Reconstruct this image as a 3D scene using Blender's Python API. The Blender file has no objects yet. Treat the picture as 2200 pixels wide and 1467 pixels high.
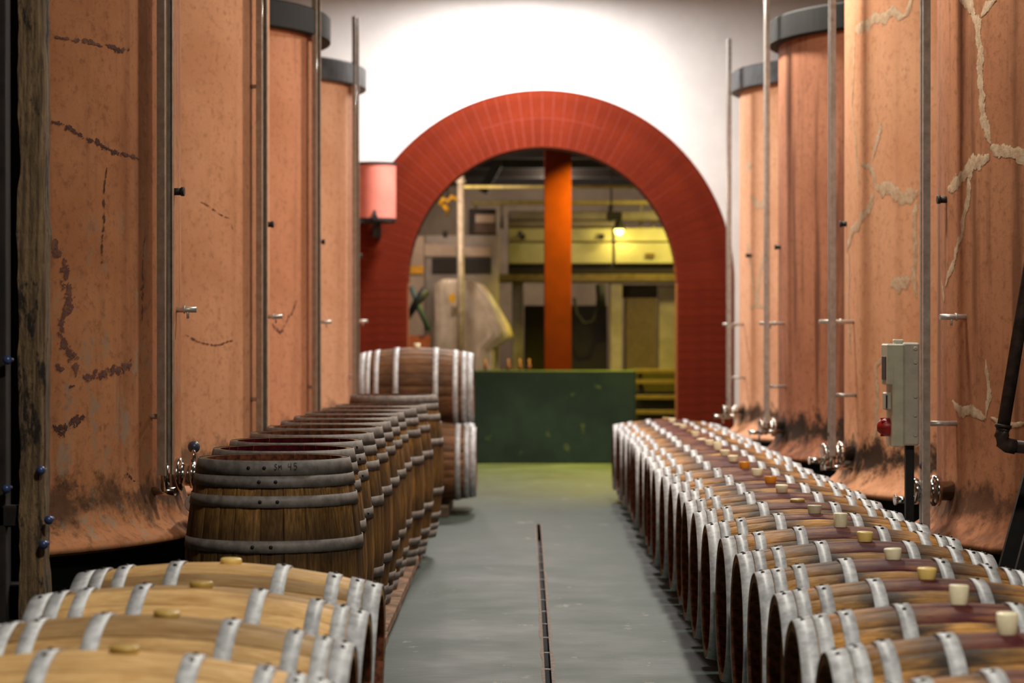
import bpy, bmesh, math, random
from mathutils import Vector, Matrix, noise as mnoise

# ------------------------------------------------------------------ camera, world, light
scene = bpy.context.scene
COL = scene.collection
PI = math.pi
F = 5194.0            # focal length in pixels of the 2200 wide frame (85 mm on 36 mm)
VX, VY = 1130.0, 708.0  # where the aisle vanishes
EYE = 1.52            # camera height

cam_d = bpy.data.cameras.new('camera')
cam_d.lens = 85; cam_d.sensor_width = 36; cam_d.clip_start = 0.05; cam_d.clip_end = 200
cam = bpy.data.objects.new('camera', cam_d); COL.objects.link(cam)
cam.location = (0, 0, EYE)
cam.rotation_euler = (PI/2 - math.atan(25/F), 0, math.atan(30/F))
cam_d.dof.use_dof = True
cam_d.dof.focus_distance = 10.0
cam_d.dof.aperture_fstop = 3.0
scene.camera = cam
scene.cycles.max_bounces = 5
scene.cycles.adaptive_threshold = 0.05
scene.cycles.diffuse_bounces = 3
scene.cycles.transparent_max_bounces = 8

scene.view_settings.view_transform = 'Standard'
scene.view_settings.look = 'None'
scene.view_settings.exposure = 0.0
scene.view_settings.gamma = 1.0
scene.view_settings.use_curve_mapping = False

w = bpy.data.worlds.new('world'); scene.world = w
w.use_nodes = True
w.node_tree.nodes['Background'].inputs[0].default_value = (0.9, 0.85, 0.8, 1)
w.node_tree.nodes['Background'].inputs[1].default_value = 0.0

def area_light(name, loc, power, size, color=(1, 0.93, 0.84), rot=(0, 0, 0), size_y=None):
    l = bpy.data.lights.new(name, 'AREA'); l.energy = power; l.color = color
    l.shape = 'RECTANGLE'; l.size = size; l.size_y = size_y or size
    o = bpy.data.objects.new(name, l); COL.objects.link(o)
    o.location = loc; o.rotation_euler = rot
    return o
# ceiling lamps over the aisle
WARM = (1, 0.94, 0.82)
area_light('ceiling_lamp_light', (-0.10, 24.1, 5.05), 290, 0.7, (1, 0.96, 0.92), size_y=0.5)
area_light('ceiling_lamp_light', (1.10, 19.1, 5.05), 185, 0.25, WARM, size_y=0.4)
area_light('ceiling_lamp_light', (1.10, 15.3, 5.05), 138, 0.25, WARM, size_y=0.4)
area_light('ceiling_lamp_light', (1.10, 11.5, 5.05), 122, 0.25, WARM, size_y=0.4)
area_light('ceiling_lamp_light', (0.8, 4.4, 5.4), 235, 0.4, WARM, size_y=0.6)
# lamps of the room beyond the arch, yellow at the front and right; the pale points are added fill
yl = area_light('back_room_lamp_light', (0.95, 27.40, 3.74), 210, 0.25, (1.0, 0.80, 0.03), size_y=0.15)
yl.data.spread = math.radians(125)
area_light('back_room_lamp_light', (2.6, 29.9, 3.55), 75, 0.25, (1.0, 0.84, 0.22), size_y=0.25)
def point_light(name, loc, power, color, size=0.1):
    l = bpy.data.lights.new(name, 'POINT'); l.energy = power; l.color = color; l.shadow_soft_size = size
    o = bpy.data.objects.new(name, l); COL.objects.link(o); o.location = loc
point_light('back_room_fill_light', (-1.0, 27.9, 3.2), 60, (1.0, 0.82, 0.66))  # added unseen fill that brightens the left side and the film
point_light('back_room_fill_light', (0.4, 33.0, 3.45), 90, (1.0, 0.84, 0.68))  # added unseen fill for the beams and far wall

# ------------------------------------------------------------------ helpers
def at(px, py, y):
    """point of the place at depth y that stands at a photo pixel"""
    return Vector(((px - VX) / F * y, y, EYE - (py - VY) / F * y))

def link(name, mesh, mat=None, parent=None):
    o = bpy.data.objects.new(name, mesh); COL.objects.link(o)
    if mat is not None and not mesh.materials:
        for m in (mat if isinstance(mat, (list, tuple)) else [mat]):
            mesh.materials.append(m)
    if parent is not None: o.parent = parent
    return o

def empty(name, loc=(0, 0, 0), rot=(0, 0, 0)):
    o = bpy.data.objects.new(name, None); COL.objects.link(o)
    o.location = loc; o.rotation_euler = rot; o.empty_display_size = 0.1
    return o

def tag(o, label, cat, group=None, kind=None):
    o['label'] = label; o['category'] = cat
    if group: o['group'] = group
    if kind: o['kind'] = kind
    return o

def struct(o):
    o['kind'] = 'structure'; return o

def mesh_from(name, verts, faces, smooth=False, mats=None, midx=None):
    me = bpy.data.meshes.new(name); me.from_pydata(verts, [], faces); me.update()
    if smooth:
        me.polygons.foreach_set('use_smooth', [True] * len(me.polygons))
    if midx:
        me.polygons.foreach_set('material_index', midx)
    for m in mats or []: me.materials.append(m)
    return me

class MB:
    """collects simple solids into one mesh"""
    def __init__(self): self.v = []; self.f = []; self.s = []
    def add(self, vs, fs, smooth=False):
        b = len(self.v); self.v += [tuple(p) for p in vs]
        for f in fs: self.f.append([i + b for i in f]); self.s.append(smooth)
        return self
    def box(self, c, d, rot=None, bevel=0.0):
        hx, hy, hz = d[0]/2, d[1]/2, d[2]/2
        if bevel:
            bm = bmesh.new(); bmesh.ops.create_cube(bm, size=1)
            bmesh.ops.scale(bm, vec=d, verts=bm.verts)
            bmesh.ops.bevel(bm, geom=bm.edges[:], offset=bevel, segments=1, affect='EDGES')
            vs = [v.co.copy() for v in bm.verts]; bm.verts.index_update()
            fs = [[v.index for v in f.verts] for f in bm.faces]; bm.free()
        else:
            vs = [Vector((x, y, z)) for x in (-hx, hx) for y in (-hy, hy) for z in (-hz, hz)]
            fs = [[0,1,3,2],[4,6,7,5],[0,4,5,1],[2,3,7,6],[0,2,6,4],[1,5,7,3]]
        R = rot if rot is not None else Matrix.Identity(3)
        c = Vector(c)
        return self.add([R @ v + c for v in vs], fs)
    def tube(self, a, b, r, n=12, r2=None, caps=True):
        a = Vector(a); b = Vector(b); d = (b - a); 
        q = d.to_track_quat('Z', 'Y').to_matrix(); r2 = r if r2 is None else r2
        vs = []
        for k in range(n):
            t = 2*PI*k/n; u = q @ Vector((math.cos(t), math.sin(t), 0))
            vs += [a + u*r, b + u*r2]
        fs = [[2*k, 2*((k+1) % n), 2*((k+1) % n)+1, 2*k+1] for k in range(n)]
        self.add(vs, fs, True)
        if caps:
            self.f.append([len(self.v)-2*n + 2*k for k in range(n)][::-1]); self.s.append(False)
            self.f.append([len(self.v)-2*n + 2*k+1 for k in range(n)]); self.s.append(False)
        return self
    def path(self, pts, r, n=10):
        pts = [Vector(p) for p in pts]; vs = []; m = len(pts)
        for i, p in enumerate(pts):
            d = (pts[min(i+1, m-1)] - pts[max(i-1, 0)]).normalized()
            q = d.to_track_quat('Z', 'Y').to_matrix()
            rr = r[i] if isinstance(r, (list, tuple)) else r
            for k in range(n):
                t = 2*PI*k/n; vs.append(p + q @ Vector((math.cos(t)*rr, math.sin(t)*rr, 0)))
        fs = [[i*n+k, i*n+(k+1) % n, (i+1)*n+(k+1) % n, (i+1)*n+k] for i in range(m-1) for k in range(n)]
        self.add(vs, fs, True)
        b = len(self.v) - m*n
        self.f.append([b+k for k in range(n)][::-1]); self.s.append(False)
        self.f.append([b+(m-1)*n+k for k in range(n)]); self.s.append(False)
        return self
    def lathe(self, prof, n=24, c=(0, 0, 0), axis='Z', smooth=True, rot=None):
        c = Vector(c); vs = []
        for r, z in prof:
            for k in range(n):
                t = 2*PI*k/n; p = Vector((r*math.cos(t), r*math.sin(t), z))
                if axis == 'X': p = Vector((p.z, p.x, p.y))
                if axis == 'Y': p = Vector((p.x, p.z, p.y))
                if rot is not None: p = rot @ p
                vs.append(p + c)
        m = len(prof)
        fs = [[i*n+k, i*n+(k+1) % n, (i+1)*n+(k+1) % n, (i+1)*n+k] for i in range(m-1) for k in range(n)]
        return self.add(vs, fs, smooth)
    def sphere(self, c, r, n=12, sz=1.0):
        prof = [(max(1e-4, r*math.sin(PI*i/8)), -r*sz*math.cos(PI*i/8)) for i in range(9)]
        return self.lathe(prof, n, c)
    def mesh(self, name):
        me = bpy.data.meshes.new(name); me.from_pydata(self.v, [], self.f); me.update()
        me.polygons.foreach_set('use_smooth', self.s)
        return me
    def build(self, name, mat, parent=None):
        return link(name, self.mesh(name), mat, parent)

# ------------------------------------------------------------------ materials
def srgb(r, g, b):
    f = lambda c: (c/255/12.92) if c/255 <= 0.04045 else ((c/255+0.055)/1.055)**2.4
    return (f(r), f(g), f(b), 1)

class Nodes:
    def __init__(self, name):
        self.m = bpy.data.materials.new(name); self.m.use_nodes = True
        self.t = self.m.node_tree; self.n = self.t.nodes
        self.b = self.n['Principled BSDF']
    def new(self, kind, **kw):
        n = self.n.new(kind)
        for k, v in kw.items(): setattr(n, k, v)
        return n
    def put(self, sock, v):
        if hasattr(v, 'is_linked') or isinstance(v, bpy.types.NodeSocket): self.t.links.new(v, sock)
        else: sock.default_value = v
    def coord(self, which='Object'):
        return self.new('ShaderNodeTexCoord').outputs[which]
    def scaled(self, vec, s, off=None):
        m = self.new('ShaderNodeMapping'); self.put(m.inputs['Vector'], vec); m.inputs['Scale'].default_value = s
        if off is not None: self.put(m.inputs['Location'], off)
        return m.outputs[0]
    def noise(self, vec, scale=5, detail=5, rough=0.6, dist=0.0):
        n = self.new('ShaderNodeTexNoise'); self.put(n.inputs['Vector'], vec)
        n.inputs['Scale'].default_value = scale; n.inputs['Detail'].default_value = detail
        n.inputs['Roughness'].default_value = rough; n.inputs['Distortion'].default_value = dist
        return n.outputs['Fac']
    def ramp(self, fac, lo, hi):
        m = self.new('ShaderNodeMapRange', interpolation_type='SMOOTHSTEP'); self.put(m.inputs[0], fac)
        m.inputs[1].default_value = lo; m.inputs[2].default_value = hi
        return m.outputs[0]
    def lin(self, fac, a, b, c, d):
        m = self.new('ShaderNodeMapRange'); self.put(m.inputs[0], fac)
        for i, v in enumerate((a, b, c, d)): m.inputs[i+1].default_value = v
        return m.outputs[0]
    def math(self, op, a, b=0.0):
        m = self.new('ShaderNodeMath', operation=op); self.put(m.inputs[0], a); self.put(m.inputs[1], b)
        return m.outputs[0]
    def mix(self, fac, a, b, mode='MIX'):
        m = self.new('ShaderNodeMix', data_type='RGBA', blend_type=mode)
        self.put(m.inputs[0], fac); self.put(m.inputs[6], a); self.put(m.inputs[7], b)
        return m.outputs[2]
    def xyz(self, vec):
        s = self.new('ShaderNodeSeparateXYZ'); self.put(s.inputs[0], vec); return s.outputs
    def bump(self, h, strength=0.3, dist=0.01):
        b = self.new('ShaderNodeBump'); self.put(b.inputs['Height'], h)
        b.inputs['Strength'].default_value = strength; b.inputs['Distance'].default_value = dist
        self.t.links.new(b.outputs[0], self.b.inputs['Normal'])
    def out(self, col=None, rough=0.6, metal=0.0, spec=None):
        if col is not None: self.put(self.b.inputs['Base Color'], col)
        self.put(self.b.inputs['Roughness'], rough); self.put(self.b.inputs['Metallic'], metal)
        if spec is not None: self.put(self.b.inputs['Specular IOR Level'], spec)
        return self.m

def simple(name, col, rough=0.6, metal=0.0, vary=0.12, scale=18, bump=0.0):
    n = Nodes(name); v = n.coord()
    f = n.noise(v, scale, 4)
    dark = tuple(c*(1-vary*2) for c in col[:3]) + (1,)
    lite = tuple(min(1, c*(1+vary)) for c in col[:3]) + (1,)
    c = n.mix(n.ramp(f, 0.3, 0.7), dark, lite)
    if bump: n.bump(f, bump, 0.004)
    return n.out(c, rough, metal)

def stave_mat(name, light, dark, tint, wine=0.0, iron=0.5, rough=0.62):
    """oak: grain along the stave, each stave its own tint, iron marks by the hoops, wine by the bung"""
    n = Nodes(name)
    info = n.new('ShaderNodeObjectInfo').outputs['Random']
    comb = n.new('ShaderNodeCombineXYZ')
    for i, k in enumerate((37.0, 71.0, 53.0)): n.put(comb.inputs[i], n.math('MULTIPLY', info, k))
    v = n.coord(); p = n.scaled(v, (1, 1, 1), comb.outputs[0])
    g = n.noise(n.scaled(p, (1, 1, 0.05)), 130, 4, 0.65)
    blot = n.noise(n.scaled(p, (1, 1, 0.45)), 9, 5, 0.6)
    c = n.mix(n.ramp(g, 0.3, 0.75), dark, light)
    c = n.mix(n.math('MULTIPLY', n.ramp(blot, 0.48, 0.75), 0.75), c, tint)
    r2 = n.math('FRACT', n.math('MULTIPLY', info, 91.7))
    c = n.mix(1.0, c, n.mix(r2, (0.5, 0.48, 0.46, 1), (1.15, 1.1, 1.0, 1)), 'MULTIPLY')
    z = n.math('ABSOLUTE', n.xyz(v)[2])
    edge = n.noise(n.scaled(p, (1, 1, 0.25)), 26, 5, 0.7)
    if iron:
        d = n.math('ABSOLUTE', n.math('SUBTRACT', z, 0.165))
        m = n.ramp(n.math('ADD', d, n.math('MULTIPLY', edge, 0.26)), 0.27, 0.14)
        c = n.mix(n.math('MULTIPLY', m, iron), c, (0.022, 0.017, 0.015, 1))
    if wine:
        m = n.ramp(n.math('ADD', z, n.math('MULTIPLY', n.math('SUBTRACT', edge, 0.5), 0.34)), 0.23, 0.03)
        c = n.mix(n.math('MULTIPLY', m, 0.62), c, (0.23, 0.060, 0.040, 1))
        m2 = n.ramp(n.math('ADD', z, n.math('MULTIPLY', n.math('SUBTRACT', edge, 0.5), 0.5)), 0.17, 0.0)
        c = n.mix(n.math('MULTIPLY', m2, wine), c, (0.055, 0.006, 0.014, 1))
    n.bump(g, 0.25, 0.002)
    return n.out(c, rough, 0, 0.14)

M = {}
M['oak_row'] = stave_mat('oak_weathered', srgb(214, 164, 98), srgb(138, 96, 50), srgb(72, 55, 42), iron=0.95)
M['oak_wine'] = stave_mat('oak_wine_stained', srgb(210, 158, 96), srgb(140, 94, 50), srgb(110, 62, 46), wine=0.92, iron=0.85)
M['oak_new'] = stave_mat('oak_pale', srgb(230, 196, 142), srgb(192, 150, 98), srgb(164, 122, 78), iron=0.15)
M['oak_old'] = stave_mat('oak_old', srgb(160, 122, 72), srgb(98, 70, 38), srgb(58, 42, 28), iron=0.6)
M['oak_far'] = stave_mat('oak_far', srgb(150, 112, 80), srgb(104, 74, 52), srgb(74, 50, 38), iron=0.3)
M['inner_red'] = simple('wine_soaked_oak', srgb(92, 12, 26), 0.5, vary=0.3, scale=30)
M['inner_brown'] = simple('wine_soaked_brown_oak', srgb(128, 74, 50), 0.6, vary=0.35, scale=30)

def head_mat():
    n = Nodes('oak_head'); v = n.coord()
    g = n.noise(n.scaled(v, (1, 0.05, 1)), 90, 4, 0.65)
    b = n.noise(v, 6, 4)
    c = n.mix(n.ramp(g, 0.3, 0.7), srgb(150, 106, 52), srgb(206, 154, 82))
    c = n.mix(n.math('MULTIPLY', n.ramp(b, 0.45, 0.7), 0.6), c, srgb(84, 58, 34))
    n.bump(g, 0.2, 0.002)
    return n.out(c, 0.6)
M['head'] = head_mat()

def metal_mat(name, a, b, rough, metal, rust=0.0):
    n = Nodes(name); v = n.coord()
    info = n.new('ShaderNodeObjectInfo').outputs['Random']
    comb = n.new('ShaderNodeCombineXYZ')
    for i, k in enumerate((17.0, 29.0, 41.0)): n.put(comb.inputs[i], n.math('MULTIPLY', info, k))
    p = n.scaled(v, (1, 1, 1), comb.outputs[0])
    f = n.noise(p, 22, 6, 0.7)
    c = n.mix(n.ramp(f, 0.32, 0.68), a, b)
    c = n.mix(1.0, c, n.mix(info, (0.8, 0.8, 0.8, 1), (1.08, 1.08, 1.08, 1)), 'MULTIPLY')
    if rust:
        f2 = n.noise(p, 9, 6, 0.75)
        c = n.mix(n.math('MULTIPLY', n.ramp(f2, 0.58, 0.74), rust), c, srgb(112, 70, 46))
    return n.out(c, n.lin(f, 0.3, 0.7, rough-0.08, rough+0.1), metal)
M['zinc'] = metal_mat('galvanised_hoop', srgb(166, 168, 172), srgb(216, 218, 221), 0.5, 0.08)
M['hoop_old'] = metal_mat('old_hoop', srgb(108, 102, 98), srgb(144, 137, 132), 0.6, 0.1, 0.25)
M['steel'] = metal_mat('stainless_steel', srgb(186, 178, 170), srgb(214, 207, 199), 0.34, 0.45)
M['steel_dull'] = metal_mat('dull_steel_channel', srgb(150, 130, 114), srgb(176, 156, 138), 0.42, 0.2)
M['chrome'] = simple('polished_steel', srgb(205, 200, 195), 0.16, 1.0, 0.05)
M['black_iron'] = simple('black_iron', srgb(38, 34, 34), 0.55, 0.3)
M['black'] = simple('black_paint', srgb(22, 21, 21), 0.7, 0, 0.3)
M['rivet'] = simple('rivet_black', srgb(30, 27, 26), 0.5, 0.4)
M['bung_cream'] = simple('silicone_cream', srgb(250, 238, 200), 0.42, 0, 0.06)
M['bung_yellow'] = simple('silicone_yellow', srgb(240, 206, 120), 0.42, 0, 0.06)
M['bung_amber'] = simple('silicone_amber', srgb(226, 144, 30), 0.35, 0, 0.08)
M['bung_grey'] = simple('silicone_grey', srgb(216, 206, 172), 0.4, 0, 0.06)
M['bung_olive'] = simple('silicone_olive', srgb(188, 156, 84), 0.4, 0, 0.08)
M['ball_blue'] = simple('blue_grey_plastic', srgb(62, 70, 86), 0.35)

# ------------------------------------------------------------------ the setting
def floor_mat():
    n = Nodes('painted_concrete_floor'); v = n.coord()
    a = n.noise(n.scaled(v, (1, 1, 1)), 1.6, 6, 0.65)
    b = n.noise(n.scaled(v, (1.0, 4.5, 1)), 7, 5, 0.65)
    c = n.mix(n.ramp(a, 0.3, 0.7), srgb(49, 59, 55), srgb(69, 81, 76))
    c = n.mix(n.math('MULTIPLY', n.ramp(b, 0.42, 0.7), 0.4), c, srgb(88, 99, 94))
    chip = n.noise(n.scaled(v, (1.0, 0.8, 1), (3.1, 0.4, 0)), 3.4, 7, 0.72)
    c = n.mix(n.math('MULTIPLY', n.ramp(chip, 0.625, 0.665), 0.6), c, srgb(150, 142, 130))
    scr = n.noise(n.scaled(v, (0.25, 4.0, 1), (0, 7.3, 0)), 30, 3, 0.6)
    c = n.mix(n.math('MULTIPLY', n.ramp(scr, 0.68, 0.76), 0.3), c, srgb(140, 146, 142))
    n.bump(b, 0.12, 0.004)
    return n.out(c, n.lin(a, 0.3, 0.7, 0.5, 0.68), 0, 0.28)
M['floor'] = floor_mat()
M['wall'] = simple('white_limewash', (0.80, 0.79, 0.78, 1), 0.9, 0, 0.03, 3)
M['side_wall'] = simple('dim_plaster', srgb(110, 84, 66), 0.9, 0, 0.1, 3)
M['ceiling'] = simple('ceiling_plaster', srgb(150, 140, 132), 0.9, 0, 0.05, 3)

XL, XR, YB, YW, HC = -5.6, 6.0, -3.0, 25.5, 6.1
ARX, ARH, RI, RO = 0.172, 2.03, 1.424, 2.02     # the arch: centre, spring height, radii
SLOT = (0.084, 0.112, 5.2, 18.9)               # floor drain

# floor with the open drain slot
def build_floor():
    x0, x1, y0, y1 = SLOT
    mb = MB()
    def q(a, b, c, d): mb.add([(a, c, 0), (b, c, 0), (b, d, 0), (a, d, 0)], [[0, 1, 2, 3]])
    q(XL, x0, YB, 37); q(x1, XR, YB, 37); q(x0, x1, YB, y0); q(x0, x1, y1, 37)
    o = struct(mb.build('floor', M['floor']))
    d = MB()
    d.add([(x0, y0, 0), (x0, y1, 0), (x0, y1, -.12), (x0, y0, -.12)], [[0, 1, 2, 3]])
    d.add([(x1, y0, 0), (x1, y1, 0), (x1, y1, -.12), (x1, y0, -.12)], [[3, 2, 1, 0]])
    d.add([(x0, y0, -.12), (x1, y0, -.12), (x1, y1, -.12), (x0, y1, -.12)], [[0, 1, 2, 3]])
    d.add([(x0, y1, 0), (x1, y1, 0), (x1, y1, -.12), (x0, y1, -.12)], [[0, 1, 2, 3]])
    d.build('drain_channel', M['black'], o)
    rim = simple('worn_drain_edge', srgb(124, 104, 92), 0.75, 0, 0.25, 25)
    for s in (0, 1):
        pts = []; rnd = random.Random(5 + s)
        e = MB(); vs = []; fs = []
        n = 60
        for i in range(n + 1):
            y = y0 + (y1 - y0)*i/n
            wdt = 0.018 * (0.55 + 0.75*rnd.random()) * (1.15 - 0.55*i/n)
            xi = x0 if s == 0 else x1
            xo = xi - wdt if s == 0 else xi + wdt
            vs += [(xi, y, 0.003), (xo, y, 0.002), (xi, y, -0.03)]
        for i in range(n):
            fs += [[3*i, 3*i+1, 3*i+4, 3*i+3], [3*i, 3*i+3, 3*i+5, 3*i+2]]
        e.add(vs, fs); e.build('drain_edge', rim, o)
    bar = MB().box((0, 0, 0), (x1-x0, 0.008, 0.006)).mesh('drain_bar'); bar.materials.append(M['steel'])
    y = y0 + 0.1; xm = (x0+x1)/2
    while y < 17.5:
        b = link('drain_bar', bar, None, o); b.location = (xm, y, -0.012); y += 0.56
build_floor()

def quad(name, vs, mat):
    return struct(link(name, mesh_from(name, vs, [[0, 1, 2, 3]]), mat))
quad('wall_left', [(XL, YB, 0), (XL, 37, 0), (XL, 37, HC), (XL, YB, HC)], M['side_wall'])
quad('wall_right', [(XR, YB, 0), (XR, YB, HC), (XR, 37, HC), (XR, 37, 0)], M['side_wall'])
quad('wall_behind', [(XL, YB, 0), (XL, YB, HC), (XR, YB, HC), (XR, YB, 0)], M['side_wall'])
quad('ceiling', [(XL, YB, HC), (XL, YW+.4, HC), (XR, YW+.4, HC), (XR, YB, HC)], M['ceiling'])

def build_arch_wall():
    n = 64; pts = [(ARX - RO, 0.0)] + [(ARX - RO*math.cos(PI*i/n), ARH + RO*math.sin(PI*i/n)) for i in range(n+1)] + [(ARX + RO, 0.0)]
    vs, fs = [], []
    def face(y, flip):
        def q(p):
            b = len(vs); vs.extend([(x, y, z) for x, z in p]); f = list(range(b, b+len(p)))
            fs.append(f[::-1] if flip else f)
        q([(XL, 0), (ARX-RO, 0), (ARX-RO, HC), (XL, HC)])
        q([(ARX+RO, 0), (XR, 0), (XR, HC), (ARX+RO, HC)])
        for i in range(1, n+1):
            a, b = pts[i], pts[i+1]
            q([a, b, (b[0], HC), (a[0], HC)])
    face(YW, False); face(YW+.4, True)
    for a, b in zip(pts, pts[1:]):
        k = len(vs); vs.extend([(a[0], YW, a[1]), (b[0], YW, b[1]), (b[0], YW+.4, b[1]), (a[0], YW+.4, a[1])]); fs.append([k, k+1, k+2, k+3])
    wall = struct(link('wall_back', mesh_from('wall_back', vs, fs), M['wall']))
    # brick arch, painted red: each brick proud of the mortar
    red = Nodes('red_painted_brick'); v = red.coord(); info = red.new('ShaderNodeObjectInfo').outputs['Random']
    c = red.mix(red.ramp(red.noise(v, 9, 5), 0.35, 0.7), srgb(95, 28, 9), srgb(105, 33, 12))
    c = red.mix(1.0, c, red.mix(info, (0.92, 0.91, 0.91, 1), (1.05, 1.08, 1.08, 1)), 'MULTIPLY')
    red.out(c, 0.8, 0, 0.12)
    soff = simple('arch_mortar', srgb(124, 42, 24), 0.8, 0, 0.15, 14)
    y0 = YW - 0.0065; y1 = YW + 0.4
    mv, mf = [], []
    ring = [(-1, 0.0)] + [(i, 0) for i in range(n+1)] + [(n+1, 0.0)]
    mm = MB()
    prof_o = pts; prof_i = [(ARX - RI, 0.0)] + [(ARX - RI*math.cos(PI*i/n), ARH + RI*math.sin(PI*i/n)) for i in range(n+1)] + [(ARX + RI, 0.0)]
    for i in range(len(pts)-1):
        a, b, c2, d = prof_o[i], prof_o[i+1], prof_i[i+1], prof_i[i]
        yy = YW - 0.004
        mm.add([(a[0], yy, a[1]), (b[0], yy, b[1]), (c2[0], yy, c2[1]), (d[0], yy, d[1])], [[3, 2, 1, 0]])
        mm.add([(d[0], yy, d[1]), (c2[0], yy, c2[1]), (c2[0], y1, c2[1]), (d[0], y1, d[1])], [[0, 1, 2, 3]])
    mm.build('mortar_bed', soff, wall)
    # one voussoir mesh, centred on the spring point, copied round the arch
    nb = 50; step = PI/nb; g = 0.004
    def vous(name, ri, ro):
        bm = MB(); ai = step/2 - g/ri; ao = step/2 - g/ro
        P = []
        for y in (y0, y1 + 0.004):
            P += [(ri*math.cos(-ai), y, ri*math.sin(-ai)), (ro*math.cos(-ao), y, ro*math.sin(-ao)),
                  (ro*math.cos(ao), y, ro*math.sin(ao)), (ri*math.cos(ai), y, ri*math.sin(ai))]
        bm.add(P, [[0, 1, 2, 3], [7, 6, 5, 4], [0, 4, 5, 1], [1, 5, 6, 2], [2, 6, 7, 3], [3, 7, 4, 0]])
        me = bm.mesh(name); me.materials.append(red.m); return me
    rm = RI + (RO-RI)*0.5
    whole = vous('brick', RI-0.006, RO)
    half_i, half_o = vous('brick', RI-0.006, rm-0.004), vous('brick', rm+0.004, RO)
    rnd = random.Random(3)
    for i in range(nb):
        ms = [whole]
        if 19 <= i <= 30: ms = [half_i, half_o]
        for me in ms:
            b = link('brick', me, None, wall); b.location = (ARX, rnd.uniform(-.001, .001), ARH)
            b.rotation_euler = (0, -(PI*(i+.5)/nb), 0)
    jam = MB().box((0, 0, 0), (RO-RI-0.006, 0.416, 0.086)).mesh('brick'); jam.materials.append(red.m)
    k = 0; hz = ARH/22
    for s in (-1, 1):
        for i in range(22):
            b = link('brick', jam, None, wall)
            b.location = (ARX + s*((RI+RO)/2 - 0.003), (y0+y1)/2 + rnd.uniform(-.001, .001), hz*(i+.5))
    return wall
build_arch_wall()

# ------------------------------------------------------------------ barrels
L, RB, RH = 0.95, 0.3405, 0.283
def rad(t): return RB - (RB-RH)*(abs(2*t/L))**1.9
WIDTHS = (12, 15, 18)

def stave_mesh(width_deg, mat, inner):
    a = math.radians(width_deg)/2; ring = 6; vs, fs, mi = [], [], []
    ts = [-L/2 + L*i/ring for i in range(ring+1)]
    for t in ts:
        r = rad(t); g = 0.0009/r; e = 0.0045/r
        for ang, rr in ((-a+g, r-0.0022), (-a+e, r), (a-e, r), (a-g, r-0.0022), (a-g, r-0.026), (-a+g, r-0.026)):
            vs.append((rr*math.cos(ang), rr*math.sin(ang), t))
    for i in range(ring):
        for k in range(6):
            fs.append([i*6+k, i*6+(k+1) % 6, (i+1)*6+(k+1) % 6, (i+1)*6+k]); mi.append(1 if k == 4 else 0)
    fs.append([5, 4, 3, 2, 1, 0]); mi.append(0)
    fs.append([ring*6+k for k in range(6)]); mi.append(0)
    me = mesh_from('stave', vs, fs, True, [mat, inner], mi)
    for p in me.polygons:
        if p.material_index == 1 or p.index >= len(me.polygons)-2: p.use_smooth = False
    return me
SM = {}
def staves(matname, inner='inner_brown'):
    key = (matname, inner)
    if key not in SM: SM[key] = {d: stave_mesh(d, M[matname], M[inner]) for d in WIDTHS}
    return SM[key]

def hoop_mesh(d0, d1, mat, thick=0.0032):
    """a hoop from d0 to d1 below the upper end, with its lapped end"""
    n = 48; vs, fs, sm = [], [], []
    z0, z1 = L/2 - d1, L/2 - d0
    for k in range(n):
        t = 2*PI*k/n; lap = 0.0022 if k < 3 else 0.0
        for r, z in ((rad(z0)+0.0005, z0), (rad(z0)+thick+lap, z0), (rad(z1)+thick+lap, z1), (rad(z1)+0.0005, z1)):
            vs.append((r*math.cos(t-0.17), r*math.sin(t-0.17), z))
    for k in range(n):
        j = (k+1) % n
        for q in range(3):
            fs.append([4*k+q, 4*j+q, 4*j+q+1, 4*k+q+1]); sm.append(q == 1)
    me = mesh_from('hoop', vs, fs); me.polygons.foreach_set('use_smooth', sm); me.materials.append(mat)
    return me
HOOPS = ((-0.002, 0.051), (0.054, 0.096), (0.126, 0.168), (0.288, 0.332))
HM = {}
def hoops(mat):
    if mat not in HM: HM[mat] = [hoop_mesh(a, b, M[mat]) for a, b in HOOPS]
    return HM[mat]
rivet_me = MB().lathe([(0.0075, -0.002), (0.0068, 0.0025), (0.0035, 0.0048), (0.0001, 0.0054)], 8, axis='X').mesh('rivet')
rivet_me.materials.append(M['rivet'])

def head_mesh():
    z = L/2 - 0.042; R = rad(z) - 0.022; mb = MB(); nb = 7; ys = [-R + 2*R*i/nb for i in range(nb+1)]
    for i in range(nb):
        a, b = ys[i] + 0.0012, ys[i+1] - 0.0012; m = 4; P = []
        for zz in (z, z-0.02):
            for j in range(m+1):
                x = a + (b-a)*j/m; P.append((x, -math.sqrt(max(0, R*R-x*x)), zz))
            for j in range(m, -1, -1):
                x = a + (b-a)*j/m; P.append((x, math.sqrt(max(0, R*R-x*x)), zz))
        k = 2*(m+1)
        mb.add(P, [list(range(k)), list(range(2*k-1, k-1, -1))] + [[j, k+j, k+(j+1) % k, (j+1) % k] for j in range(k)])
    me = mb.mesh('head'); me.materials.append(M['head']); return me
head_me = head_mesh()

def bung_mesh(kind):
    P = {'tall': [(0.0001, 0.052), (0.026, 0.052), (0.029, 0.049), (0.026, 0.0), (0.024, -0.03), (0.0001, -0.03)],
         'mid': [(0.0001, 0.034), (0.029, 0.034), (0.0315, 0.030), (0.027, 0.0), (0.024, -0.03), (0.0001, -0.03)],
         'flat': [(0.0001, 0.014), (0.030, 0.014), (0.034, 0.010), (0.034, 0.003), (0.024, -0.03), (0.0001, -0.03)]}[kind]
    return MB().lathe(P[::-1], 20).mesh('bung')
BM = {}
def bung(kind, mat):
    if (kind, mat) not in BM:
        me = bung_mesh(kind).copy(); me.materials.append(M[mat]); BM[kind, mat] = me
    return BM[kind, mat]

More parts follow.
